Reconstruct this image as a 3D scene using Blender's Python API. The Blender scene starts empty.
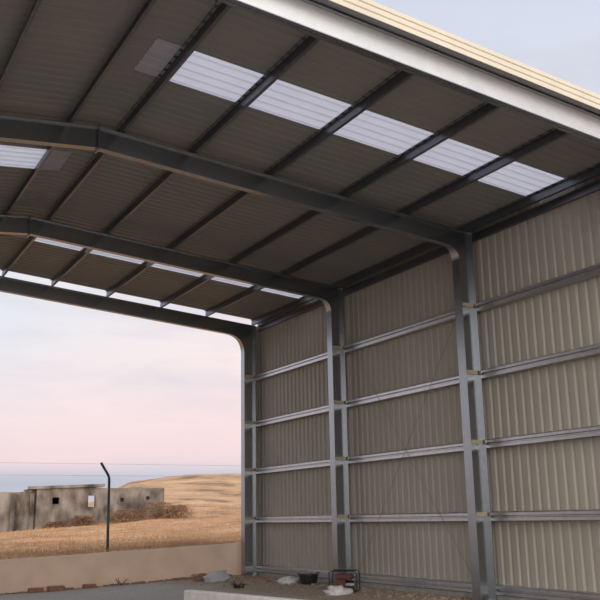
import bpy, bmesh, math, random
from mathutils import Vector, Matrix, noise
random.seed(7)
SC = bpy.context.scene
COL = SC.collection
PI = math.pi

# ------------------------------------------------------------------ dimensions (metres)
XR = -9.515            # ridge line
SL = 0.0895           # roof slope
ZE = 8.573            # top of the rafters at x = 0
FR = [-5.9, 0.0, 6.0, 12.0]   # the four steel portals along y
RD = 0.47             # rafter depth
XO, XI = -0.10, -0.555        # outer and inner face of a column
YB = 12.6             # low wall beyond the open end

def zt(x):            # top of the rafters
    return ZE - SL * x if x >= XR else ZE - SL * XR - SL * (XR - x)

def smooth(t):
    t = max(0.0, min(1.0, t)); return t * t * (3 - 2 * t)

def floor_z(x, y):
    return -0.10 - 0.20 * smooth(-x / 8.5) * smooth((y - 1) / 9)

def lowwall_top(x):
    return max(0.35, min(1.3, 0.96 + 0.034 * (x + 0.4)))

# ------------------------------------------------------------------ materials
def mat(name, col, rough=0.6, metal=0.0, scale=6.0, var=0.12, bump=0.0, stretch=(1, 1, 1), detail=4, col2=None):
    m = bpy.data.materials.new(name); m.use_nodes = True
    nt = m.node_tree; n = nt.nodes; l = nt.links
    b = n['Principled BSDF']
    tc = n.new('ShaderNodeTexCoord'); mp = n.new('ShaderNodeMapping'); nz = n.new('ShaderNodeTexNoise')
    mp.inputs['Scale'].default_value = stretch
    nz.inputs['Scale'].default_value = scale; nz.inputs['Detail'].default_value = detail
    l.new(tc.outputs['Object'], mp.inputs['Vector']); l.new(mp.outputs['Vector'], nz.inputs['Vector'])
    cr = n.new('ShaderNodeValToRGB')
    cr.color_ramp.elements[0].position = 0.3; cr.color_ramp.elements[1].position = 0.7
    c2 = col2 if col2 else tuple(c * (1 + var) for c in col)
    c1 = tuple(c * (1 - var) for c in col) if not col2 else col
    cr.color_ramp.elements[0].color = (*c1, 1); cr.color_ramp.elements[1].color = (*c2, 1)
    l.new(nz.outputs['Fac'], cr.inputs['Fac']); l.new(cr.outputs['Color'], b.inputs['Base Color'])
    b.inputs['Roughness'].default_value = rough; b.inputs['Metallic'].default_value = metal
    if bump:
        bp = n.new('ShaderNodeBump'); bp.inputs['Strength'].default_value = bump; bp.inputs['Distance'].default_value = 0.03
        l.new(nz.outputs['Fac'], bp.inputs['Height']); l.new(bp.outputs['Normal'], b.inputs['Normal'])
    return m

M = {}
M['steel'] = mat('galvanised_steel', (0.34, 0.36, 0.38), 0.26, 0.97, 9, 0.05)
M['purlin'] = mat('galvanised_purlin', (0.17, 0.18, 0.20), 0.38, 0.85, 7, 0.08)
M['rafter'] = M['steel']
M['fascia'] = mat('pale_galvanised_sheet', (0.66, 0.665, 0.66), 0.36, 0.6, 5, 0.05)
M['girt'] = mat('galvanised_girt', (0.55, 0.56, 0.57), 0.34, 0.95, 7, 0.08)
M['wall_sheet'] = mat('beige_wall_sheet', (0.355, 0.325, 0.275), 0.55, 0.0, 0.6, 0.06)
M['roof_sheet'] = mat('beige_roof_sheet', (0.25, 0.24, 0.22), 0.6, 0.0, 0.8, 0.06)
M['cream'] = mat('cream_trim_paint', (0.74, 0.67, 0.54), 0.5, 0.0, 2, 0.04)
M['soffit'] = mat('shade_grey_soffit', (0.22, 0.235, 0.25), 0.5, 0.2, 4, 0.06)  # cream metal in its own shade, the shade put into this grey
M['ochre_spill'] = mat('ochre_light_spill', (0.42, 0.37, 0.25), 0.7, 0.1, 20, 0.25)  # ochre stands in for light spilled on the column webs
M['concrete'] = mat('pale_concrete', (0.76, 0.74, 0.72), 0.9, 0, 5, 0.10, 0.15)
M['kerb'] = mat('grey_kerb_concrete', (0.30, 0.29, 0.27), 0.9, 0, 6, 0.15, 0.2)
M['rod'] = mat('dark_rod', (0.20, 0.19, 0.18), 0.6, 0.3, 12, 0.2)
M['post'] = mat('dark_green_post_paint', (0.045, 0.075, 0.075), 0.5, 0.1, 10, 0.2)
M['lowwall'] = mat('tan_render', (0.82, 0.63, 0.49), 0.95, 0, 1.4, 0.08, 0.15)
M['black'] = mat('black_plastic', (0.018, 0.02, 0.022), 0.5, 0, 10, 0.3)
M['red'] = mat('dark_red_paint', (0.10, 0.02, 0.02), 0.5, 0, 10, 0.2)
M['white'] = mat('white_plastic', (0.62, 0.60, 0.60), 0.5, 0, 8, 0.08)
M['brick'] = mat('red_brick', (0.30, 0.15, 0.10), 0.95, 0, 20, 0.25, 0.3)
M['card'] = mat('brown_cardboard', (0.30, 0.19, 0.12), 0.9, 0, 10, 0.2)
M['twig'] = mat('dark_twig', (0.06, 0.045, 0.035), 0.9, 0, 10, 0.3)
M['bush'] = mat('red_brown_bush', (0.25, 0.13, 0.07), 0.9, 0, 1.2, 0.35)
M['stone'] = mat('dull_stone', (0.28, 0.22, 0.17), 0.95, 0, 9, 0.25, 0.3)

def translucent(name, col, fac, trans=0.0):
    m = bpy.data.materials.new(name); m.use_nodes = True
    nt = m.node_tree; n = nt.nodes; l = nt.links
    out = n['Material Output']; n.remove(n['Principled BSDF'])
    d = n.new('ShaderNodeBsdfDiffuse'); t = n.new('ShaderNodeBsdfTranslucent'); mx = n.new('ShaderNodeMixShader')
    tc = n.new('ShaderNodeTexCoord'); nz = n.new('ShaderNodeTexNoise'); nz.inputs['Scale'].default_value = 1.5
    cr = n.new('ShaderNodeValToRGB')
    cr.color_ramp.elements[0].color = (*[c * .94 for c in col], 1); cr.color_ramp.elements[1].color = (*col, 1)
    l.new(tc.outputs['Object'], nz.inputs['Vector']); l.new(nz.outputs['Fac'], cr.inputs['Fac'])
    l.new(cr.outputs['Color'], d.inputs['Color']); l.new(cr.outputs['Color'], t.inputs['Color'])
    mx.inputs['Fac'].default_value = fac
    l.new(d.outputs[0], mx.inputs[1]); l.new(t.outputs[0], mx.inputs[2])
    last = mx
    if trans:
        tr = n.new('ShaderNodeBsdfTransparent'); m2 = n.new('ShaderNodeMixShader'); m2.inputs['Fac'].default_value = trans
        l.new(mx.outputs[0], m2.inputs[1]); l.new(tr.outputs[0], m2.inputs[2]); last = m2
    l.new(last.outputs[0], out.inputs['Surface'])
    return m
M['skylight'] = translucent('translucent_polycarbonate', (0.86, 0.86, 0.91), 0.72)
M['film'] = translucent('clear_plastic_film', (0.72, 0.73, 0.77), 0.4, 0.12)

def ground_mat():
    m = bpy.data.materials.new('asphalt_and_dirt'); m.use_nodes = True
    nt = m.node_tree; n = nt.nodes; l = nt.links; b = n['Principled BSDF']
    tc = n.new('ShaderNodeTexCoord'); sp = n.new('ShaderNodeSeparateXYZ'); l.new(tc.outputs['Object'], sp.inputs[0])
    nz = n.new('ShaderNodeTexNoise'); nz.inputs['Scale'].default_value = 0.9; nz.inputs['Detail'].default_value = 6
    l.new(tc.outputs['Object'], nz.inputs['Vector'])
    fine = n.new('ShaderNodeTexNoise'); fine.inputs['Scale'].default_value = 14; fine.inputs['Detail'].default_value = 5
    l.new(tc.outputs['Object'], fine.inputs['Vector'])
    ma = n.new('ShaderNodeMath'); ma.operation = 'MULTIPLY_ADD'; ma.inputs[1].default_value = 2.2
    l.new(nz.outputs['Fac'], ma.inputs[0]); l.new(sp.outputs['X'], ma.inputs[2])
    mr = n.new('ShaderNodeMapRange'); mr.inputs['From Min'].default_value = -3.2; mr.inputs['From Max'].default_value = -1.6
    l.new(ma.outputs[0], mr.inputs['Value'])
    def ramp(a, c):
        r = n.new('ShaderNodeValToRGB'); r.color_ramp.elements[0].position = .3; r.color_ramp.elements[1].position = .72
        r.color_ramp.elements[0].color = (*a, 1); r.color_ramp.elements[1].color = (*c, 1)
        l.new(fine.outputs['Fac'], r.inputs['Fac']); return r
    asphalt = ramp((0.31, 0.285, 0.265), (0.47, 0.435, 0.405)); dirt = ramp((0.24, 0.175, 0.125), (0.38, 0.29, 0.22))
    mx = n.new('ShaderNodeMixRGB'); l.new(mr.outputs[0], mx.inputs[0]); l.new(asphalt.outputs[0], mx.inputs[1]); l.new(dirt.outputs[0], mx.inputs[2])
    l.new(mx.outputs[0], b.inputs['Base Color']); b.inputs['Roughness'].default_value = 0.95
    bp = n.new('ShaderNodeBump'); bp.inputs['Strength'].default_value = 0.4; bp.inputs['Distance'].default_value = 0.03
    l.new(fine.outputs['Fac'], bp.inputs['Height']); l.new(bp.outputs[0], b.inputs['Normal'])
    return m
M['ground'] = ground_mat()

def hill_mat():
    m = bpy.data.materials.new('dry_grass_slope'); m.use_nodes = True
    nt = m.node_tree; n = nt.nodes; l = nt.links; b = n['Principled BSDF']
    tc = n.new('ShaderNodeTexCoord'); mp = n.new('ShaderNodeMapping'); mp.inputs['Scale'].default_value = (0.13, 0.22, 0.3)
    nz = n.new('ShaderNodeTexNoise'); nz.inputs['Scale'].default_value = 2.0; nz.inputs['Detail'].default_value = 9; nz.inputs['Roughness'].default_value = .65
    l.new(tc.outputs['Object'], mp.inputs[0]); l.new(mp.outputs[0], nz.inputs['Vector'])
    r = n.new('ShaderNodeValToRGB'); e = r.color_ramp.elements
    e[0].position = .36; e[0].color = (0.19, 0.125, 0.075, 1)
    e[1].position = .66; e[1].color = (0.62, 0.39, 0.22, 1)
    k = e.new(.48); k.color = (0.47, 0.28, 0.155, 1)
    l.new(nz.outputs['Fac'], r.inputs['Fac']); l.new(r.outputs[0], b.inputs['Base Color']); b.inputs['Roughness'].default_value = 1
    return m
M['hill'] = hill_mat()
M['grass'] = mat('dry_grass_blades', (0.42, 0.245, 0.13), 1.0, 0, 0.35, 0.2, col2=(0.62, 0.40, 0.23))

def ruin_mat():
    m = bpy.data.materials.new('stained_concrete'); m.use_nodes = True
    nt = m.node_tree; n = nt.nodes; l = nt.links; b = n['Principled BSDF']
    tc = n.new('ShaderNodeTexCoord'); mp = n.new('ShaderNodeMapping'); mp.inputs['Scale'].default_value = (1.0, 1.0, 0.55)
    nz = n.new('ShaderNodeTexNoise'); nz.inputs['Scale'].default_value = 1.1; nz.inputs['Detail'].default_value = 8
    l.new(tc.outputs['Object'], mp.inputs[0]); l.new(mp.outputs[0], nz.inputs['Vector'])
    r = n.new('ShaderNodeValToRGB'); e = r.color_ramp.elements
    e[0].position = .34; e[0].color = (0.07, 0.055, 0.045, 1)
    e[1].position = .68; e[1].color = (0.36, 0.31, 0.265, 1)
    k = e.new(.5); k.color = (0.20, 0.165, 0.135, 1)
    l.new(nz.outputs['Fac'], r.inputs['Fac']); l.new(r.outputs[0], b.inputs['Base Color']); b.inputs['Roughness'].default_value = 1
    return m
M['ruin'] = ruin_mat()

# ------------------------------------------------------------------ mesh helpers
class MB:
    def __init__(s): s.v = []; s.f = []
    def add(s, vs, fs):
        o = len(s.v); s.v += [tuple(v) for v in vs]; s.f += [tuple(i + o for i in f) for f in fs]; return s
    def box(s, a, b):
        x0, y0, z0 = a; x1, y1, z1 = b
        return s.add([(x0, y0, z0), (x1, y0, z0), (x1, y1, z0), (x0, y1, z0), (x0, y0, z1), (x1, y0, z1), (x1, y1, z1), (x0, y1, z1)],
                     [(0, 3, 2, 1), (4, 5, 6, 7), (0, 1, 5, 4), (1, 2, 6, 5), (2, 3, 7, 6), (3, 0, 4, 7)])
    def prism(s, poly, ex):
        """closed polygon (3-D points) swept by the vector ex"""
        n = len(poly); ex = Vector(ex)
        vs = [Vector(p) for p in poly] + [Vector(p) + ex for p in poly]
        return s.add(vs, [tuple(range(n - 1, -1, -1)), tuple(range(n, 2 * n))] + [(i, (i + 1) % n, n + (i + 1) % n, n + i) for i in range(n)])
    def strip(s, line, th, lo, hi, axis_y):
        """flat bar following a polyline in xz with thickness th along its normal, lo..hi across y (callables of i)"""
        n = len(line); nor = []
        for i in range(n):
            a = Vector(line[max(0, i - 1)]); b = Vector(line[min(n - 1, i + 1)])
            d = (b - a).normalized(); nor.append(Vector((-d.y, d.x)))
        vs = []
        for i in range(n):
            p = Vector(line[i]); q = p + nor[i] * th; w0, w1 = axis_y + lo(i), axis_y + hi(i)
            vs += [(p.x, w0, p.y), (p.x, w1, p.y), (q.x, w1, q.y), (q.x, w0, q.y)]
        fs = [(0, 1, 2, 3), (4 * n - 1, 4 * n - 2, 4 * n - 3, 4 * n - 4)]
        for i in range(n - 1):
            for k in range(4):
                fs.append((4 * i + k, 4 * i + 4 + k, 4 * i + 4 + (k + 1) % 4, 4 * i + (k + 1) % 4))
        return s.add(vs, fs)
    def tube(s, pts, r, n=8, caps=True):
        pts = [Vector(p) for p in pts]; rings = []
        rr = r if hasattr(r, '__len__') else [r] * len(pts)
        for i, p in enumerate(pts):
            d = (pts[min(len(pts) - 1, i + 1)] - pts[max(0, i - 1)]).normalized()
            u = d.orthogonal().normalized() if i == 0 else (u - d * u.dot(d)).normalized()
            w = d.cross(u)
            rings.append([p + (u * math.cos(2 * PI * k / n) + w * math.sin(2 * PI * k / n)) * rr[i] for k in range(n)])
        vs = [v for R_ in rings for v in R_]; fs = []
        for i in range(len(pts) - 1):
            for k in range(n): fs.append((i * n + k, i * n + (k + 1) % n, (i + 1) * n + (k + 1) % n, (i + 1) * n + k))
        if caps: fs += [tuple(range(n - 1, -1, -1)), tuple(range((len(pts) - 1) * n, len(pts) * n))]
        return s.add(vs, fs)
    def build(s, name, m, parent=None, smooth_=False, loc=None):
        me = bpy.data.meshes.new(name)
        vs = s.v
        if loc is not None: vs = [(x - loc[0], y - loc[1], z - loc[2]) for x, y, z in vs]
        me.from_pydata(vs, [], s.f); me.validate()
        bm = bmesh.new(); bm.from_mesh(me); bmesh.ops.recalc_face_normals(bm, faces=bm.faces); bm.to_mesh(me); bm.free()
        if smooth_:
            for p in me.polygons: p.use_smooth = True
        me.materials.append(m)
        o = bpy.data.objects.new(name, me); COL.objects.link(o)
        if loc is not None: o.location = loc
        if parent is not None: o.parent = parent
        return o

def tag(o, label=None, cat=None, group=None, kind=None):
    if label: o['label'] = label
    if cat: o['category'] = cat
    if group: o['group'] = group
    if kind: o['kind'] = kind
    return o
def empty(name, loc, label, cat, group=None):
    o = bpy.data.objects.new(name, None); COL.objects.link(o); o.location = loc
    return tag(o, label, cat, group)
def child(mb, name, m, root, **k):
    """mesh built in world coordinates, parented under root"""
    o = mb.build(name, m, None, **k); o.parent = root
    o.location = Vector(o.location) - Vector(root.location)
    return o

# ------------------------------------------------------------------ floor, low wall, hillside
def grid(xs, ys, f, name, m):
    mb = MB(); nx = len(xs)
    mb.v = [(x, y, f(x, y)) for y in ys for x in xs]
    mb.f = [(j * nx + i, j * nx + i + 1, (j + 1) * nx + i + 1, (j + 1) * nx + i) for j in range(len(ys) - 1) for i in range(nx - 1)]
    return mb.build(name, m, smooth_=True)
def lin(a, b, n): return [a + (b - a) * i / (n - 1) for i in range(n)]
fl = grid(lin(-70, -20, 12) + lin(-18, 3, 60) + lin(6, 60, 12), lin(-70, -8, 16) + lin(-6, YB + .2, 60),
          lambda x, y: floor_z(x, y) + .012 * noise.noise((x * 1.3, y * 1.3, 0)), 'floor', M['ground'])
tag(fl, 'grey asphalt yard giving way to brown dirt along the sheet wall', 'ground', kind='structure')

def hill_h(x, y):
    b = 0.02 + lowwall_top(x) + (.12 + .03 * max(0, min(14, x))) * smooth((y - YB) / 38)
    pts = [(-40, .2), (0, .5), (8, 1.2), (14, 1.6), (17.5, 2.2), (19.5, 3.5), (21.6, 4.45), (26, 5.0), (31, 5.45), (36.5, 5.5), (60, 6.2), (120, 7)]
    # the crest is given at y = 90; nearer rows use the same bearing from the viewpoint
    xb = -14 + (x + 14) * (106.0 / max(20, y + 16))
    a = pts[0][1]
    for (x0, a0), (x1, a1) in zip(pts, pts[1:]):
        if x0 <= xb <= x1: a = a0 + (a1 - a0) * (xb - x0) / (x1 - x0)
    if xb > 120: a = 8
    t = smooth((y - 44) / 46) if y <= 90 else max(-.6, 1 - ((y - 90) / 90))
    return b + a * t + .10 * smooth((y - 13) / 8) * noise.noise((x * .25, y * .25, 3)) + .04 * smooth((y - 13) / 8) * noise.noise((x * .9, y * .9, 8))
hl = grid(lin(-60, -16, 20) + lin(-15, 45, 110) + lin(48, 160, 26), lin(YB + .2, 60, 90) + lin(62, 120, 40) + lin(130, 420, 20), hill_h, 'hillside', M['hill'])
tag(hl, 'hillside of dry tan grass rising behind the low wall', 'hillside', kind='structure')

mb = MB()
xs = lin(-34, 14, 60)
for i in range(len(xs) - 1):
    a, b = xs[i], xs[i + 1]
    mb.add([(a, YB, -.6), (b, YB, -.6), (b, YB + .25, -.6), (a, YB + .25, -.6),
            (a, YB, lowwall_top(a)), (b, YB, lowwall_top(b)), (b, YB + .25, lowwall_top(b)), (a, YB + .25, lowwall_top(a))],
           [(4, 5, 6, 7), (0, 1, 5, 4), (2, 3, 7, 6)])
tag(mb.build('wall_back', M['lowwall']), 'low tan rendered retaining wall below the grass slope', 'low wall', kind='structure')

# ------------------------------------------------------------------ steel portals
def mir(x): return 2 * XR - x
def inner_line(hr):
    """inner edge of the right half from the column head round the curved haunch to the ridge"""
    P1 = Vector((XI, zt(XI) - RD)); P0 = P1 - Vector((0, hr)); P2 = Vector((XI - hr, zt(XI - hr) - RD))
    out = [Vector((XI, 7.45))]
    for i in range(13):
        t = i / 12; out.append(P0 * (1 - t) ** 2 + P1 * 2 * t * (1 - t) + P2 * t * t)
    out.append(Vector((XR, zt(XR) - RD)))
    return out
PUR = [(x, x - XR) for x in (-9.04, -7.47, -5.62, -3.70, -2.0, -.18)]
PURL = [(x, XR - x) for x in (-10.04, -11.6, -13.43, -15.35)]

def portal(fi, label):
    y = FR[fi]
    fz = floor_z(XI, y); IN = inner_line(.65 if fi == 3 else .38)
    root = empty('steel_portal', (XO, y, fz), label, 'portal frame', 'steel portals of the shed')
    for side in (0, 1):
        mx = (lambda x: x) if side == 0 else mir
        # column: web and two flanges
        c = MB(); zb = -.32 if side else fz + .02
        def bx(x0, y0, z0, x1, y1, z1): c.box((min(mx(x0), mx(x1)), y0, z0), (max(mx(x0), mx(x1)), y1, z1))
        bx(XI + .016, y - .006, zb, XO - .016, y + .006, 7.45)
        bx(XI, y - .14, zb, XI + .016, y + .14, 7.45)
        bx(XO - .016, y - .14, zb, XO, y + .14, 7.45)
        child(c, 'column', M['steel'], root)
        # rafter with curved haunch
        r = MB()
        poly = [(mx(p.x), y - .006, p.y) for p in IN] + [(mx(XR), y - .006, zt(XR)), (mx(XO), y - .006, zt(XO)), (mx(XO), y - .006, 7.45)]
        r.prism(poly, (0, .012, 0))
        wd = lambda i: .14 - .055 * smooth((i - 1) / 12)
        r.strip([(mx(p.x), p.y) for p in IN], -.016 if side == 0 else .016, lambda i: -wd(i), lambda i: wd(i), y)
        top = [(mx(XO), 7.45), (mx(XO), zt(XO) - .0)]
        r.strip(top, .016 if side == 0 else -.016, lambda i: -.14, lambda i: .14, y)
        r.strip([(mx(XO), zt(XO)), (mx(XR), zt(XR))], .016 if side == 0 else -.016, lambda i: -.085, lambda i: .085, y)
        child(r, 'rafter', M['rafter'], root)
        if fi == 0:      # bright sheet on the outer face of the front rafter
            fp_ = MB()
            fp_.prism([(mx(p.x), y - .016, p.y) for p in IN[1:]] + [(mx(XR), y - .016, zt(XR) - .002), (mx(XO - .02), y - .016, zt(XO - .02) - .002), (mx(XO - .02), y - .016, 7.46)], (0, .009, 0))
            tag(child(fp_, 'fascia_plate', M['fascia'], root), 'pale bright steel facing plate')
        bp = MB(); zz = floor_z(mx(XI), y)
        bp.box((min(mx(XI - .06), mx(XO + .06)), y - .2, zz - .01), (max(mx(XI - .06), mx(XO + .06)), y + .2, zz + .02))
        child(bp, 'base_plate', M['steel'], root)
        # added ochre plates on the web for the light spill at each girt
        if side == 0:
            for zc in GZ:
                cl = MB(); cl.box((XI + .06, y - .05, zc - .10), (XO - .03, y - .006, zc - .01))
                child(cl, 'light_spill_plate', M['ochre_spill'], root)
    ap = MB()
    ap.box((XR - .014, y - .11, zt(XR) - RD - .05), (XR + .014, y + .11, zt(XR) + .012))
    child(ap, 'apex_plate', M['steel'], root)
    return root

GZ = [6.774, 5.13, 3.487, 1.843]
labels = ['front steel portal whose pale rafter edges the roof at the top right, nearest the viewer',
          'steel portal with rafter crossing mid picture to the nearest visible column',
          'steel portal standing between the nearest column and the open end',
          'steel portal framing the open end and the sky, with rounded corner']
for i in range(4): portal(i, labels[i])

# ------------------------------------------------------------------ roof purlins (Z section, continuous)
def zprofile(h=.2, f=.062, lip=.018, t=.004):
    """open Z line, thickened into a closed polygon: points (u, n)"""
    return [(-f, h - lip), (-f, h), (0, h), (0, 0), (f, 0), (f, lip)], t
def thick(line, t):
    n = len(line); L, R_ = [], []
    for i in range(n):
        a = Vector(line[max(0, i - 1)]); b = Vector(line[i]); c = Vector(line[min(n - 1, i + 1)])
        d1 = (b - a).normalized() if i > 0 else (c - b).normalized(); d2 = (c - b).normalized() if i < n - 1 else d1
        n1 = Vector((-d1.y, d1.x)); n2 = Vector((-d2.y, d2.x)); m = (n1 + n2)
        m = m / max(.2, m.dot(n1)) if m.length > 1e-6 else n1
        L.append(b + m * t / 2); R_.append(b - m * t / 2)
    return L + R_[::-1]
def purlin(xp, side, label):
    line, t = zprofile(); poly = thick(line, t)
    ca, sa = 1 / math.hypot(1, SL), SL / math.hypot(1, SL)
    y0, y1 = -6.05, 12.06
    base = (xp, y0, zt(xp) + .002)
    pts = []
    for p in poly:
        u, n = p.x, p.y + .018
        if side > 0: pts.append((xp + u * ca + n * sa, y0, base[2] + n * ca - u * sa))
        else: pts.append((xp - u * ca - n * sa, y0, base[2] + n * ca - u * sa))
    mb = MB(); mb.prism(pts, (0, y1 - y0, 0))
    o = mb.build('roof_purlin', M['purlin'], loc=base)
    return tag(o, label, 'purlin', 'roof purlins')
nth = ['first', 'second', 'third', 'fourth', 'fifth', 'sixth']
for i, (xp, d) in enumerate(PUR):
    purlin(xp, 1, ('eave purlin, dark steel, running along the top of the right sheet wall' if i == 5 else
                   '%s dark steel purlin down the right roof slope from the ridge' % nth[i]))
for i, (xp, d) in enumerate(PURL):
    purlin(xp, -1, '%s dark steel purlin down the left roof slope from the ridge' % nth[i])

# ------------------------------------------------------------------ roof sheets and skylights
PITCH = .25
def rib_profile(y0, y1, h=.024, pitch=PITCH, off=0.0, wb=.035, wt=.02):
    """(y, height) polyline of a trapezoidal sheet between y0 and y1, ribs standing up"""
    pts = []; k = math.floor((y0 - off) / pitch) - 1
    def hh(y):
        r = ((y - off + pitch / 2) % pitch) - pitch / 2
        a = abs(r)
        return h if a <= wt else (0 if a >= wb + wt * .5 else h * (1 - (a - wt) / (wb - wt * .5)))
    ys = {round(y0, 4), round(y1, 4)}
    while off + k * pitch < y1 + pitch:
        for d in (-wb - wt * .5, -wt, wt, wb + wt * .5):
            v = off + k * pitch + d
            if y0 < v < y1: ys.add(round(v, 4))
        k += 1
    return [(y, hh(y)) for y in sorted(ys)]
SHEET = .218      # underside of the sheets above the rafters
def slope_sheet(mb, y0, y1, xa, xb, lift=0.0):
    pr = rib_profile(y0, y1); th = .003
    n = len(pr); vs = []
    for x in (xa, xb):
        for y, h in pr: vs.append((x, y, zt(x) + SHEET + h + lift))
    for x in (xa, xb):
        for y, h in pr: vs.append((x, y, zt(x) + SHEET + h + th + lift))
    fs = []
    for i in range(n - 1):
        fs.append((i, i + 1, n + i + 1, n + i)); fs.append((2 * n + i, 3 * n + i, 3 * n + i + 1, 2 * n + i + 1))
        fs.append((i, 2 * n + i, 2 * n + i + 1, i + 1)); fs.append((n + i, n + i + 1, 3 * n + i + 1, 3 * n + i))
    fs.append((0, n, 3 * n, 2 * n)); fs.append((n - 1, 3 * n - 1, 4 * n - 1, 2 * n - 1))
    mb.add(vs, fs)
RY0, RY1 = -6.08, 11.97
SKR1, SKL2, SKR3 = (-3.37, -2.17), (1.93, 3.13), (7.29, 8.49)
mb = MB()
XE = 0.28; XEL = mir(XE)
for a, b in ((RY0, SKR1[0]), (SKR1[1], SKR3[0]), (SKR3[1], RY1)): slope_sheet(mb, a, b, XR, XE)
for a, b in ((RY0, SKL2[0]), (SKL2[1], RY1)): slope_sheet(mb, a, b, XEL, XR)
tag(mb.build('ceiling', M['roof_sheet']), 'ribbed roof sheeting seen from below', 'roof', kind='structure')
def skylight(ys, xa, xb, label):
    mb = MB(); slope_sheet(mb, ys[0] - .004, ys[1] + .004, xa, xb, .0005)
    tag(mb.build('skylight_panel', M['skylight']), label, 'skylight', 'translucent roof panels')
skylight(SKR1, XR, XE, 'wide translucent white skylight strip across the right slope of the nearest bay')
skylight(SKL2, XEL, XR, 'translucent skylight strip on the left slope, behind the mid picture rafter')
skylight(SKR3, XR, XE, 'translucent skylight strip seen as thin bright dashes in the farthest bay')
# ridge capping outside
mb = MB()
for (xa, xb) in ((XR, XR + .52), (XR - .52, XR)):
    mb.prism([(xa, RY0 - .05, zt(xa) + SHEET + .042), (xb, RY0 - .05, zt(xb) + SHEET + .042), (xb, RY0 - .05, zt(xb) + SHEET + .046), (xa, RY0 - .05, zt(xa) + SHEET + .046)], (0, RY1 - RY0 + .1, 0))
tag(mb.build('trim_1', M['cream']), 'cream ridge capping on top of the roof', 'ridge cap', kind='structure')

# cream verge trim on the front edge with two grooves, and its soffit, cream metal greyed for its own shade
prof = [(-6.00, .285), (-6.17, .275), (-6.17, .205), (-6.150, .196), (-6.150, .178), (-6.17, .169), (-6.17, .095), (-6.150, .086), (-6.150, .068), (-6.17, .059), (-6.17, -.015), (-6.155, -.015), (-6.135, .05), (-6.135, .262), (-6.0, .272)]
mb = MB()
for xa, xb in ((XR, XE + .05), (XEL - .05, XR)):
    n = len(prof)
    vs = [(xa, y, zt(xa) + h) for y, h in prof] + [(xb, y, zt(xb) + h) for y, h in prof]
    mb.add(vs, [tuple(range(n)), tuple(range(2 * n - 1, n - 1, -1))] + [(i, (i + 1) % n, n + (i + 1) % n, n + i) for i in range(n)])
tag(mb.build('trim_2', M['cream']), 'cream grooved verge trim along the front roof edge', 'roof trim', kind='structure')
mb = MB()
for xa, xb in ((XR, XE), (XEL, XR)):
    q = [(-6.14, -.012), (-5.99, .018), (-5.99, .030), (-6.14, .0)]
    mb.add([(xa, y, zt(xa) + h) for y, h in q] + [(xb, y, zt(xb) + h) for y, h in q],
           [(0, 1, 2, 3), (7, 6, 5, 4), (0, 4, 5, 1), (1, 5, 6, 2), (2, 6, 7, 3), (3, 7, 4, 0)])
tag(mb.build('trim_3', M['soffit']), 'soffit strip under the cream verge trim, coloured grey for its shade', 'soffit', kind='structure')

# ------------------------------------------------------------------ right wall: sheet, girts, eave strut, kerb
WX = .105
def wall_sheet():
    y0, y1 = -6.15, 12.12; z0, z1 = .0, 8.80
    pr = rib_profile(y0, y1, h=.038, pitch=.265, off=.05, wb=.05, wt=.03)
    n = len(pr); th = .003
    vs = [(WX + h, y, z0) for y, h in pr] + [(WX + h, y, z1) for y, h in pr] + [(WX + h + th, y, z0) for y, h in pr] + [(WX + h + th, y, z1) for y, h in pr]
    fs = []
    for i in range(n - 1):
        fs += [(i, i + 1, n + i + 1, n + i), (2 * n + i, 3 * n + i, 3 * n + i + 1, 2 * n + i + 1), (i, 2 * n + i, 2 * n + i + 1, i + 1), (n + i, n + i + 1, 3 * n + i + 1, 3 * n + i)]
    fs += [(0, n, 3 * n, 2 * n), (n - 1, 3 * n - 1, 4 * n - 1, 2 * n - 1)]
    mb = MB(); mb.add(vs, fs)
    return mb.build('wall_right', M['wall_sheet'])
tag(wall_sheet(), 'beige vertically ribbed sheet wall of the shed', 'wall', kind='structure')
mb = MB(); mb.prism([(mir(WX), -6.15, -.4), (mir(WX), 12.12, -.4), (mir(WX) - .004, 12.12, -.4), (mir(WX) - .004, -6.15, -.4)], (0, 0, 9.2))
tag(mb.build('wall_left', M['wall_sheet']), 'beige sheet wall closing the far left side of the shed', 'wall', kind='structure')
mb = MB(); mb.box((-.06, -6.2, -.35), (.20, 12.14, .02))
tag(mb.build('baseboard_right', M['kerb']), 'grey concrete kerb under the sheet wall', 'kerb', kind='structure')
mb = MB(); mb.prism([(WX + .045, 12.10, 0), (WX + .05, 12.125, 0), (-.09, 12.155, 0), (-.095, 12.15, 0), (WX + .03, 12.115, 0)], (0, 0, 8.62))
tag(mb.build('trim_4', M['wall_sheet']), 'corner flashing at the far end of the sheet wall', 'corner trim', kind='structure')

bayn = ['in the nearest bay', 'in the middle bay', 'in the farthest bay']
lvl = ['topmost', 'second from top', 'third from top', 'fourth from top']
def girt(b, z, label, top_open=False):
    y0, y1 = FR[b] + .012, FR[b + 1] - .012
    if b == 0: y0 -= .2
    if b == 2: y1 += .11
    line = [(.098, -.022), (.098, 0), (-.066, 0), (-.099, -.028), (-.099, -.082), (-.050, -.098), (-.050, -.120), (-.099, -.136), (-.099, -.2), (.098, -.2), (.098, -.178)]
    poly = thick(line, .004)
    mb = MB(); mb.prism([(p.x, y0, z + p.y) for p in poly], (0, y1 - y0, 0))
    o = mb.build('wall_girt', M['girt'], loc=(0, y0, z))
    return tag(o, label, 'girt', 'girts on the sheet wall')
for b in range(3):
    for i, z in enumerate(GZ):
        girt(b, z, '%s galvanised girt on the sheet wall %s' % (lvl[i], bayn[b]))
    girt(b, .235, 'bottom galvanised girt just above the kerb %s' % bayn[b])
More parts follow.
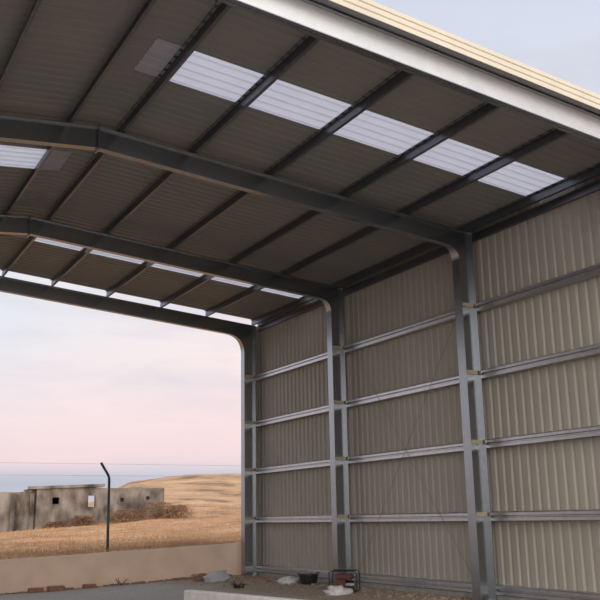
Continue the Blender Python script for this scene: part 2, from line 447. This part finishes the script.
# eave strut: channel with its web upright along the wall head
for b in range(3):
    y0, y1 = FR[b] + .012, FR[b + 1] - .012
    line = [(-.05 - .03, .02), (-.08, 0), (-.005, 0), (-.005, .19), (-.08, .19), (-.08, .17)]
    poly = thick(line, .005); z = 8.385
    mb = MB(); mb.prism([(p.x + .1, y0, z + p.y) for p in poly], (0, y1 - y0, 0))
    tag(mb.build('eave_strut', M['purlin'], loc=(.05, y0, z)), 'dark eave strut at the head of the sheet wall %s' % bayn[b], 'eave strut', 'eave struts')
# crossed bracing rods in the middle bay
for (ya, yb, lab) in ((.25, 5.75, 'thin bracing rod rising towards the open end across the middle wall bay'),
                      (5.75, .25, 'thin bracing rod falling towards the open end across the middle wall bay')):
    mb = MB(); x = -.115 if ya < 1 else -.135
    mb.tube([(x, ya, -.09), (x, yb, 7.0)], .006, 8)
    tag(mb.build('bracing_rod', M['rod']), lab, 'bracing rod', 'crossed wall bracing rods')
# roof bracing rods in the middle bay, right slope
mb = MB(); mb.tube([(-9.5, .1, zt(-9.5) - .05), (-1.6, 5.9, zt(-1.6) - .05)], .006, 8)
tag(mb.build('bracing_rod', M['rod']), 'thin dark bracing rod slanting under the roof of the middle bay', 'bracing rod')

# ------------------------------------------------------------------ ruin on the slope
def wall_with_holes(mb, x0, x1, z0, z1, y0, y1, holes):
    xs = sorted({x0, x1} | {h[0] for h in holes} | {h[1] for h in holes})
    zs = sorted({z0, z1} | {h[2] for h in holes} | {h[3] for h in holes})
    for i in range(len(xs) - 1):
        for j in range(len(zs) - 1):
            cx, cz = (xs[i] + xs[i + 1]) / 2, (zs[j] + zs[j + 1]) / 2
            if any(h[0] < cx < h[1] and h[2] < cz < h[3] for h in holes): continue
            mb.box((xs[i], y0, zs[j]), (xs[i + 1], y1, zs[j + 1]))
ru = empty('ruined_building', (4, 50, 1.3), 'stained grey concrete ruin with small window holes on the dry slope', 'ruin')
mb = MB(); wall_with_holes(mb, 1.17, 6.05, .6, 4.2, 50, 50.3, [(2.30, 2.82, 3.02, 3.5), (4.95, 5.5, 2.80, 3.62)])
mb.box((1.17, 50.3, .6), (1.45, 54.5, 4.2)); mb.box((4.3, 50.3, .6), (4.5, 54.5, 4.2)); mb.box((1.45, 54.3, .6), (4.3, 54.5, 4.2))
child(mb, 'main_wall', M['ruin'], ru)
mb = MB()
v = [(.45, 49.85, 4.08), (6.15, 49.85, 4.28), (6.15, 54.5, 4.28), (1.85, 54.5, 4.08), (.45, 49.85, 4.28), (6.15, 49.85, 4.48), (6.15, 54.5, 4.48), (1.85, 54.5, 4.28)]
mb.add(v, [(0, 3, 2, 1), (4, 5, 6, 7), (0, 1, 5, 4), (1, 2, 6, 5), (2, 3, 7, 6), (3, 0, 4, 7)])
child(mb, 'roof_slab', M['ruin'], ru)
def ragged(mb, x0, x1, z0, f, y0, y1, n):
    xs_ = lin(x0, x1, n)
    for a, b in zip(xs_, xs_[1:]):
        za, zb_ = f(a), f(b)
        mb.add([(a, y0, z0), (b, y0, z0), (b, y1, z0), (a, y1, z0), (a, y0, za), (b, y0, zb_), (b, y1, zb_), (a, y1, za)],
               [(4, 5, 6, 7), (0, 1, 5, 4), (2, 3, 7, 6), (1, 2, 6, 5), (3, 0, 4, 7)])
mb = MB(); ragged(mb, -6, 1.17, .5, lambda x: 3.90 + .05 * noise.noise((x * 1.4, 0, 0)), 50.4, 50.7, 24)
for xp in (-.6, .75): mb.box((xp, 50.2, .5), (xp + .3, 50.4, 3.8))
child(mb, 'side_wall', M['ruin'], ru)
mb = MB(); holes = []
for cx, cz in ((7.55, 3.28), (9.6, 3.4)): holes.append((cx - .26, cx + .26, cz - .26, cz + .26))
wall_with_holes(mb, 6.05, 10.95, .8, 4.1, 50.05, 50.35, holes)
ragged(mb, 6.05, 10.95, 4.1, lambda x: 4.17 + .04 * noise.noise((x * 2, 3, 0)), 50.05, 50.35, 16)
mb.box((10.65, 50.35, .8), (10.95, 54.5, 4.1))
child(mb, 'wing_wall', M['ruin'], ru)
mb = MB(); mb.box((7.0, 50.36, 2.7), (10.2, 50.42, 3.95)); child(mb, 'blocking_wall', M['ruin'], ru)
for h in holes:
    mb = MB(); cx, cz = (h[0] + h[1]) / 2, (h[2] + h[3]) / 2; n = 20
    ri, ro = .17, .37
    vs = []; 
    for yy in (50.0, 50.3):
        for k in range(n): vs.append((cx + ri * math.cos(2 * PI * k / n), yy, cz + ri * math.sin(2 * PI * k / n)))
        for k in range(n): vs.append((cx + ro * math.cos(2 * PI * k / n), yy, cz + ro * math.sin(2 * PI * k / n)))
    fs = []
    for k in range(n):
        q = (k + 1) % n
        fs += [(k, q, n + q, n + k), (2 * n + k, 3 * n + k, 3 * n + q, 2 * n + q), (k, 2 * n + k, 2 * n + q, q), (n + k, n + q, 3 * n + q, 3 * n + k)]
    mb.add(vs, fs); child(mb, 'round_opening', M['ruin'], ru)

# ------------------------------------------------------------------ fence post and wires
fp = empty('fence_post', (-5.06, 13.0, .8), 'dark green fence post with bent top behind the low wall', 'fence post')
mb = MB(); mb.tube([(-4.97, 13, .35), (-5.00, 13, 3.12)], .045, 12)
child(mb, 'pole', M['post'], fp, smooth_=True)
mb = MB(); mb.tube([(-5.00, 13, 3.10), (-5.005, 13, 3.18), (-5.05, 12.99, 3.28), (-5.31, 12.95, 3.66)], .043, 12)
child(mb, 'bent_arm', M['post'], fp, smooth_=True)
for k, (x, y, z, lab) in enumerate(((-5.29, 12.90, 3.62, 'thin fence wire at the tip of the bent post'), (-5.03, 12.94, 3.24, 'thin fence wire at the bend of the post'))):
    mb = MB(); mb.tube([(-16 + i * .9, y, z + .0) for i in range(21)], .0028, 5)
    tag(mb.build('fence_wire', M['rod']), lab, 'wire', 'fence wires')

# ------------------------------------------------------------------ dry grass and bushes
mb = MB(); vs, fs = mb.v, mb.f
for i in range(15000):
    t = random.random() ** 1.6
    y = YB + .35 + t * 45
    x = -14 + (y + 16) * random.uniform(.12, .62)
    if 49.4 < y < 55 and x < 11.5: continue
    z = hill_h(x, y) - .03
    g = .5 + .5 * noise.noise((x * .35, y * .35, 5))
    for b in range(3):
        h = (.06 + .22 * g * random.random()) * (1 + .5 * t); w = .012 + .012 * t; a = random.uniform(0, PI); bx_, by_ = random.gauss(0, .06), random.gauss(0, .06)
        o = len(vs); dx, dy = math.cos(a) * w, math.sin(a) * w
        vs += [(x + bx_ - dx, y + by_ - dy, z), (x + bx_ + dx, y + by_ + dy, z), (x + bx_ + random.gauss(0, .06), y + by_ + random.gauss(0, .06), z + h)]
        fs.append((o, o + 1, o + 2))
tag(mb.build('dry_grass', M['grass']), 'short dry tan grass on the slope behind the low wall', 'grass', kind='stuff')

def bush(x, y, r, h, label):
    z = hill_h(x, y) - .05
    root = empty('dry_bush', (x, y, z), label, 'bush', 'dry bushes by the ruin')
    st = MB()
    for k in range(7):
        a = 2 * PI * k / 7 + random.random(); q = random.uniform(.3, .7)
        st.tube([(x, y, z), (x + math.cos(a) * r * q * .5, y + math.sin(a) * r * q * .5, z + h * .4), (x + math.cos(a) * r * q, y + math.sin(a) * r * q, z + h * .75)], [.03, .02, .008], 5)
    child(st, 'stem', M['twig'], root)
    lf = MB()
    for k in range(2600):
        a = random.uniform(0, 2 * PI); ph = random.uniform(0, 1); rr = r * math.sqrt(random.random()) * (1 - .55 * ph ** 2) * (1 + .75 * noise.noise((math.cos(a) * 2 + x, math.sin(a) * 2, ph * 4)))
        p = Vector((x + rr * math.cos(a), y + rr * math.sin(a) * .7, z + h * ph))
        d = Vector((random.gauss(0, 1), random.gauss(0, 1), random.gauss(.6, 1))).normalized(); e = d.orthogonal().normalized()
        s_ = random.uniform(.05, .14)
        lf.add([p - e * s_ * .3, p + e * s_ * .3, p + d * s_], [(0, 1, 2)])
    child(lf, 'foliage', M['bush'], root)
bush(11.2, 47.8, 1.4, 1.0, 'red brown dry bush at the right end of the ruin, rightmost of the row')
bush(9.7, 48.2, 1.7, 1.25, 'red brown dry bush under the right round opening of the ruin')
bush(7.2, 48.2, 1.5, .95, 'red brown dry bush just right of the fence post, below the ruin')
bush(4.3, 49.0, 1.2, .75, 'low brown bush under the bright window of the ruin')
bush(2.4, 49.0, .9, .45, 'small low brown bush under the dark window hole of the ruin')

# ------------------------------------------------------------------ things lying about
def lump(name, m, c, sx, sy, sz, label, cat, amp=.3, freq=3.0, seed=0, group=None, parent=None, sub=3, flat=False):
    bm = bmesh.new(); bmesh.ops.create_icosphere(bm, subdivisions=sub, radius=1)
    for v in bm.verts:
        p = v.co.copy(); k = 1 + amp * noise.noise(p * freq + Vector((seed * 7.1, 0, 0))) + amp * .5 * noise.noise(p * freq * 2.3 + Vector((0, seed * 3.3, 0)))
        v.co = Vector((p.x * k * sx, p.y * k * sy, max(-.28, p.z * k) * sz))
    zmin = min(v.co.z for v in bm.verts)
    for v in bm.verts: v.co.z -= zmin
    me = bpy.data.meshes.new(name); bm.to_mesh(me); bm.free(); me.materials.append(m)
    if not flat:
        for p in me.polygons: p.use_smooth = True
    o = bpy.data.objects.new(name, me); COL.objects.link(o); o.location = c
    if parent: o.parent = parent
    else: tag(o, label, cat, group)
    return o
def G(x, y): return (x, y, floor_z(x, y) - .005)

# concrete kerb beam in the foreground
kb = MB()
A = Vector((-5.93, 3.98)); B = Vector((-4.85, -1.6)); d = (B - A).normalized(); nrm = Vector((-d.y, d.x))
if nrm.x < 0: nrm = -nrm
w = .22
pl = [A, B, B + nrm * w, A + nrm * w]
kb.add([(p.x, p.y, -.35) for p in pl] + [(p.x, p.y, .17) for p in pl] + [(pl[0].x + nrm.x * .025 + d.x * .02, pl[0].y + nrm.y * .025 + d.y * .02, .2), (pl[1].x + nrm.x * .025, pl[1].y + nrm.y * .025, .2), (pl[2].x - nrm.x * .025, pl[2].y - nrm.y * .025, .2), (pl[3].x - nrm.x * .025 + d.x * .02, pl[3].y - nrm.y * .025 + d.y * .02, .2)],
       [(3, 2, 1, 0), (0, 1, 5, 4), (1, 2, 6, 5), (2, 3, 7, 6), (3, 0, 4, 7), (4, 5, 9, 8), (5, 6, 10, 9), (6, 7, 11, 10), (7, 4, 8, 11), (8, 9, 10, 11)])
tag(kb.build('concrete_beam', M['concrete']), 'pale concrete beam lying on the ground at the bottom edge', 'beam')

lump('plastic_bag', M['film'], G(-2.15, 10.5), .44, .32, .26, 'crumpled clear plastic bag by the far column foot', 'plastic bag', .45, 2.6, 1)
# cardboard box with flaps
cb = empty('cardboard_box', G(-2.45, 11.3), 'small brown cardboard box left of the clear plastic bag', 'box')
cb.rotation_euler = (0, 0, .5)
def part(mb, name, m, root, **k): return mb.build(name, m, root, **k)
q = MB(); q.box((-.17, -.14, 0), (.17, .14, .02)); q.box((-.17, -.14, 0), (-.16, .14, .22)); q.box((.16, -.14, 0), (.17, .14, .22)); q.box((-.16, -.14, 0), (.16, -.13, .22)); q.box((-.16, .13, 0), (.16, .14, .22))
part(q, 'carton', M['card'], cb)
for s in (-1, 1):
    q = MB(); q.add([(s * .17, -.14, .22), (s * .17, .14, .22), (s * .27, .14, .16), (s * .27, -.14, .16), (s * .17, -.14, .228), (s * .17, .14, .228), (s * .27, .14, .168), (s * .27, -.14, .168)],
                    [(0, 1, 2, 3), (4, 5, 6, 7), (0, 1, 5, 4), (1, 2, 6, 5), (2, 3, 7, 6), (3, 0, 4, 7)])
    part(q, 'flap', M['card'], cb)

def branch(c, n, L, label, seed):
    random.seed(seed); mb = MB(); c = Vector(c)
    for k in range(n):
        a = random.uniform(0, 2 * PI); l = L * random.uniform(.5, 1)
        p0 = c + Vector((random.gauss(0, .06), random.gauss(0, .06), .015)); p1 = p0 + Vector((math.cos(a) * l * .5, math.sin(a) * l * .5, l * random.uniform(.1, .5))); p2 = p1 + Vector((math.cos(a + .5) * l * .4, math.sin(a + .5) * l * .4, l * random.uniform(-.1, .3)))
        mb.tube([p0, p1, p2], [.016, .012, .006], 6)
    tag(mb.build('dead_branch', M['twig'], loc=c), label, 'branch')
branch(G(-2.75, 7.8), 18, .34, 'dark tangle of dead twigs in front of the far column foot', 3)
branch((-4.75, 12.42, floor_z(-4.75, 12.4)), 5, .45, 'dead branch leaning at the foot of the low wall below the post', 5)

def brick(x, y, rz, label, s=1.0, ry=0):
    bm = bmesh.new(); bmesh.ops.create_cube(bm, size=1)
    for v in bm.verts: v.co = Vector((v.co.x * .24 * s, v.co.y * .115 * s, v.co.z * .07 * s))
    bmesh.ops.bevel(bm, geom=list(bm.edges), offset=.008, segments=1, affect='EDGES')
    for v in bm.verts: v.co += Vector((noise.noise(v.co * 30 + Vector((x, y, 0))), noise.noise(v.co * 30 + Vector((y, x, 4))), 0)) * .008
    me = bpy.data.meshes.new('brick'); bm.to_mesh(me); bm.free(); me.materials.append(M['brick'])
    o = bpy.data.objects.new('brick', me); COL.objects.link(o); o.location = (x, y, floor_z(x, y) + .035 * s + .004); o.rotation_euler = (ry, 0, rz)
    tag(o, label, 'brick', 'loose bricks')
brick(-1.2, 8.9, .3, 'loose red brown brick nearest the black tub')
brick(-.72, 10.9, 1.2, 'loose red brown brick turned end on beside the far column foot')
brick(-.75, 9.9, -.4, 'loose red brown brick lying along the kerb between the far columns')
brick(-6.75, 12.4, .05, 'long red brown brick at the foot of the low wall, left of the post', 2.0)
brick(-7.35, 12.42, -.06, 'leftmost red brown brick at the foot of the low wall', 1.8)
brick(-5.7, 12.42, .15, 'red brown brick at the foot of the low wall nearest the post', 1.6)
lump('crumpled_sheet', M['white'], G(-1.0, 7.9), .34, .24, .16, 'crumpled whitish plastic sheet left of the black bucket', 'plastic sheet', .5, 3.2, 4, 'crumpled plastic sheets')
lump('crumpled_sheet', M['white'], G(-1.85, 3.75), .36, .24, .16, 'crumpled white plastic sheet in front of the red machine', 'plastic sheet', .5, 3.0, 6, 'crumpled plastic sheets')

# black bucket lying full of rubble
bk = empty('rubble_tub', G(-.72, 7.25), 'black rubber rubble tub on the dirt left of the second column', 'tub')
def lathe(prof, n=24):
    mb = MB(); vs = [(r * math.cos(2 * PI * k / n), r * math.sin(2 * PI * k / n), z) for r, z in prof for k in range(n)]
    fs = [(i * n + k, i * n + (k + 1) % n, (i + 1) * n + (k + 1) % n, (i + 1) * n + k) for i in range(len(prof) - 1) for k in range(n)]
    fs += [tuple(range(n - 1, -1, -1)), tuple(range((len(prof) - 1) * n, len(prof) * n))]
    return mb.add(vs, fs)
part(lathe([(.21, 0), (.25, .10), (.285, .26), (.30, .26), (.30, .28), (.275, .28), (.24, .10), (.20, .02)]), 'bowl', M['black'], bk, smooth_=False)
for s in (-1, 1):
    q = MB(); q.tube([(s * .285, -.07, .26), (s * .33, -.06, .32), (s * .33, .06, .32), (s * .285, .07, .26)], .012, 8); part(q, 'handle', M['black'], bk)

# red machine in a tubular frame
gx, gy = -1.33, 4.3
ge = empty('portable_generator', G(gx, gy), 'dark red machine in a black tubular frame at the foot of the second column', 'machine')
ge.rotation_euler = (0, 0, -.75)
W_, D_, H_ = .36, .22, .53
for s in (-1, 1):
    q = MB(); q.tube([(-W_, s * D_, .03), (-W_, s * D_, H_ - .05), (-W_ + .05, s * D_, H_), (W_ - .05, s * D_, H_), (W_, s * D_, H_ - .05), (W_, s * D_, .03), (W_ - .03, s * D_, .015), (-W_ + .03, s * D_, .015), (-W_, s * D_, .03)], .015, 8)
    part(q, 'tube_frame', M['black'], ge)
for x, z in ((-W_, .25), (W_, .25), (-W_ + .06, .02), (W_ - .06, .02)):
    q = MB(); q.tube([(x, -D_, z), (x, D_, z)], .013, 8); part(q, 'cross_bar', M['black'], ge)
bm = bmesh.new(); bmesh.ops.create_cube(bm, size=1)
for v in bm.verts: v.co = Vector((v.co.x * .44, v.co.y * .32, v.co.z * .15 + .385))
bmesh.ops.bevel(bm, geom=list(bm.edges), offset=.035, segments=3, affect='EDGES')
me = bpy.data.meshes.new('fuel_tank'); bm.to_mesh(me); bm.free(); me.materials.append(M['red']); o = bpy.data.objects.new('fuel_tank', me); COL.objects.link(o); o.parent = ge
q = MB(); q.tube([(0, 0, .45), (0, 0, .485)], .035, 14); part(q, 'tank_cap', M['black'], ge)
q = MB(); q.box((-.20, -.13, .06), (.04, .13, .30)); q.tube([(-.08, -.13, .19), (-.08, -.17, .19)], .09, 18); part(q, 'engine', M['red'], ge)
q = MB(); q.tube([(.05, 0, .17), (.27, 0, .17)], .115, 20); part(q, 'alternator', M['steel'], ge)

# stones scattered along the wall foot
random.seed(11)
st_pos = [(-2.1, 9.6, .10), (-1.06, 5.92, .10), (-.75, 5.3, .08), (-1.0, 1.9, .09), (-2.45, 8.7, .07)]
st_lab = ['dull brown stone in front of the clear plastic bag', 'brown stone in front of the black tub', 'brown stone on the dirt right of the black tub',
          'brown stone on the dirt beside the nearest column foot', 'dull stone between the twigs and the clear plastic bag']
for k, ((x, y, r), lb) in enumerate(zip(st_pos, st_lab)):
    lump('stone', M['stone'], G(x, y), r * 1.3, r, r * .8, lb, 'stone', .35, 1.6, k + 20, 'loose stones', sub=2)

# fine rubble and clods along the foot of the walls
random.seed(23)
mb = MB()
def clod(x, y, r):
    z = floor_z(x, y) - r * .2; c = Vector((x, y, z + r * .5)); vs = []
    for k in range(2):
        for q in range(5):
            a = 2 * PI * q / 5 + random.random() * .6
            vs.append(c + Vector((math.cos(a) * r * random.uniform(.7, 1.3), math.sin(a) * r * random.uniform(.7, 1.2), (k - .5) * r * random.uniform(.7, 1.2))))
    mb.add(vs, [(4, 3, 2, 1, 0), (5, 6, 7, 8, 9)] + [(q, (q + 1) % 5, 5 + (q + 1) % 5, 5 + q) for q in range(5)])
for k in range(520):
    y = random.uniform(-1, 12.3); clod(-.25 - abs(random.gauss(0, .9)), y, random.uniform(.015, .05) * (1.4 if random.random() < .15 else 1))
for k in range(420):
    x = random.uniform(-12, -.8); clod(x, YB - .04 - abs(random.gauss(0, .13)), random.uniform(.02, .06) * (1 + noise.noise((x * 1.3, 0, 0))))
tag(mb.build('rubble', M['stone']), 'brown rubble and clods scattered along the foot of the walls', 'rubble', kind='stuff')

# ------------------------------------------------------------------ sky
GLOW = 1.85
wd = bpy.data.worlds.new('dusk_sky'); SC.world = wd; wd.use_nodes = True
nt = wd.node_tree; n = nt.nodes; l = nt.links
bg = n['Background']
tc = n.new('ShaderNodeTexCoord'); sp = n.new('ShaderNodeSeparateXYZ'); l.new(tc.outputs['Generated'], sp.inputs[0])
cr = n.new('ShaderNodeValToRGB'); e = cr.color_ramp.elements
stops = [(0.0, (0.30, 0.25, 0.21)), (0.495, (0.30, 0.25, 0.21)), (0.502, (0.62, 0.60, 0.68)), (0.521, (0.48, 0.51, 0.60)), (0.5255, (0.60, 0.59, 0.67)), (0.529, (0.93, 0.72, 0.73)),
         (0.56, (1.00, 0.79, 0.785)), (0.60, (1.00, 0.86, 0.84)), (0.66, (0.95, 0.87, 0.89)), (0.72, (0.72, 0.76, 0.86)), (0.80, (0.62, 0.68, 0.83)), (1.0, (0.50, 0.57, 0.74))]
e[0].position, e[0].color = stops[0][0], (*stops[0][1], 1); e[1].position, e[1].color = stops[-1][0], (*stops[-1][1], 1)
for p, c in stops[1:-1]:
    k = e.new(p); k.color = (*c, 1)
# clouds wobble the bands a little
mp = n.new('ShaderNodeMapping'); mp.inputs['Scale'].default_value = (2.0, 2.0, 9.0); l.new(tc.outputs['Generated'], mp.inputs[0])
nz = n.new('ShaderNodeTexNoise'); nz.inputs['Scale'].default_value = 1.6; nz.inputs['Detail'].default_value = 7; nz.inputs['Roughness'].default_value = .55
l.new(mp.outputs[0], nz.inputs['Vector'])
ma = n.new('ShaderNodeMath'); ma.operation = 'MULTIPLY_ADD'; ma.inputs[1].default_value = .5; ma.inputs[2].default_value = .5
l.new(sp.outputs['Z'], ma.inputs[0]); l.new(ma.outputs[0], cr.inputs['Fac'])
cl = n.new('ShaderNodeValToRGB'); cl.color_ramp.elements[0].position = .44; cl.color_ramp.elements[1].position = .66
cl.color_ramp.elements[0].color = (0, 0, 0, 1); cl.color_ramp.elements[1].color = (1, 1, 1, 1)
l.new(nz.outputs['Fac'], cl.inputs['Fac'])
mr = n.new('ShaderNodeMapRange'); mr.inputs['From Min'].default_value = .02; mr.inputs['From Max'].default_value = .30; mr.inputs['To Min'].default_value = .45; mr.inputs['To Max'].default_value = .75
l.new(sp.outputs['Z'], mr.inputs['Value'])
mm = n.new('ShaderNodeMath'); mm.operation = 'MULTIPLY'; l.new(cl.outputs[0], mm.inputs[0]); l.new(mr.outputs[0], mm.inputs[1])
mx = n.new('ShaderNodeMixRGB'); mx.inputs[2].default_value = (0.66, 0.67, 0.76, 1)
l.new(mm.outputs[0], mx.inputs[0]); l.new(cr.outputs[0], mx.inputs[1])
# cooler, greyer sky towards the left of the open end
ax = n.new('ShaderNodeMapRange'); ax.inputs['From Min'].default_value = .46; ax.inputs['From Max'].default_value = .10
l.new(sp.outputs['X'], ax.inputs['Value'])
az = n.new('ShaderNodeMapRange'); az.inputs['From Min'].default_value = .06; az.inputs['From Max'].default_value = .21; az.inputs['To Max'].default_value = 1.0
l.new(sp.outputs['Z'], az.inputs['Value'])
am = n.new('ShaderNodeMath'); am.operation = 'MULTIPLY'; l.new(ax.outputs[0], am.inputs[0]); l.new(az.outputs[0], am.inputs[1])
mx2 = n.new('ShaderNodeMixRGB'); mx2.inputs[2].default_value = (0.77, 0.82, 0.90, 1)
l.new(am.outputs[0], mx2.inputs[0]); l.new(cr.outputs[0], mx2.inputs[1]); l.new(mx2.outputs[0], mx.inputs[1])
# afterglow of the sunset behind the viewer
dt = n.new('ShaderNodeVectorMath'); dt.operation = 'DOT_PRODUCT'
gd = Vector((-0.35, -0.88, 0.24)).normalized(); dt.inputs[1].default_value = gd
l.new(tc.outputs['Generated'], dt.inputs[0])
gr = n.new('ShaderNodeMapRange'); gr.interpolation_type = 'SMOOTHSTEP'
gr.inputs['From Min'].default_value = 0.25; gr.inputs['From Max'].default_value = 1.0; gr.inputs['To Min'].default_value = 0.0; gr.inputs['To Max'].default_value = 1.0
l.new(dt.outputs['Value'], gr.inputs['Value'])
gm = n.new('ShaderNodeMixRGB'); gm.blend_type = 'ADD'; gm.inputs[0].default_value = 1
gs = n.new('ShaderNodeVectorMath'); gs.operation = 'SCALE'; gs.inputs[0].default_value = (GLOW * 1.0, GLOW * .91, GLOW * .82)
l.new(gr.outputs[0], gs.inputs['Scale'])
l.new(mx.outputs[0], gm.inputs[1]); l.new(gs.outputs[0], gm.inputs[2])
l.new(gm.outputs[0], bg.inputs['Color']); bg.inputs['Strength'].default_value = 1.0

# ------------------------------------------------------------------ camera
F, YAW, PITCH_, ROLL, CP = 873.94, 0.515706, 0.243212, -0.017938, (-13.9989, -15.9647, 1.8026)
cy, sy, cp, sp_ = math.cos(YAW), math.sin(YAW), math.cos(PITCH_), math.sin(PITCH_)
f = Vector((sy * cp, cy * cp, sp_)); r = Vector((cy, -sy, 0)); u = r.cross(f)
c_, s_ = math.cos(ROLL), math.sin(ROLL)
r2 = r * c_ + u * s_; u2 = -r * s_ + u * c_
cam = bpy.data.cameras.new('camera'); co = bpy.data.objects.new('camera', cam); COL.objects.link(co)
cam.sensor_width = 36; cam.lens = F / 600 * 36; cam.clip_end = 2000
mw = Matrix((r2, u2, -f)).transposed().to_4x4(); mw.translation = Vector(CP); co.matrix_world = mw
SC.camera = co

vs_ = SC.view_settings
vs_.view_transform = 'Standard'; vs_.look = 'None'; vs_.gamma = 1; vs_.use_curve_mapping = False; vs_.exposure = 0.0
try:
    SC.cycles.use_denoising = True
    SC.cycles.max_bounces = 10; SC.cycles.diffuse_bounces = 6
except Exception: pass
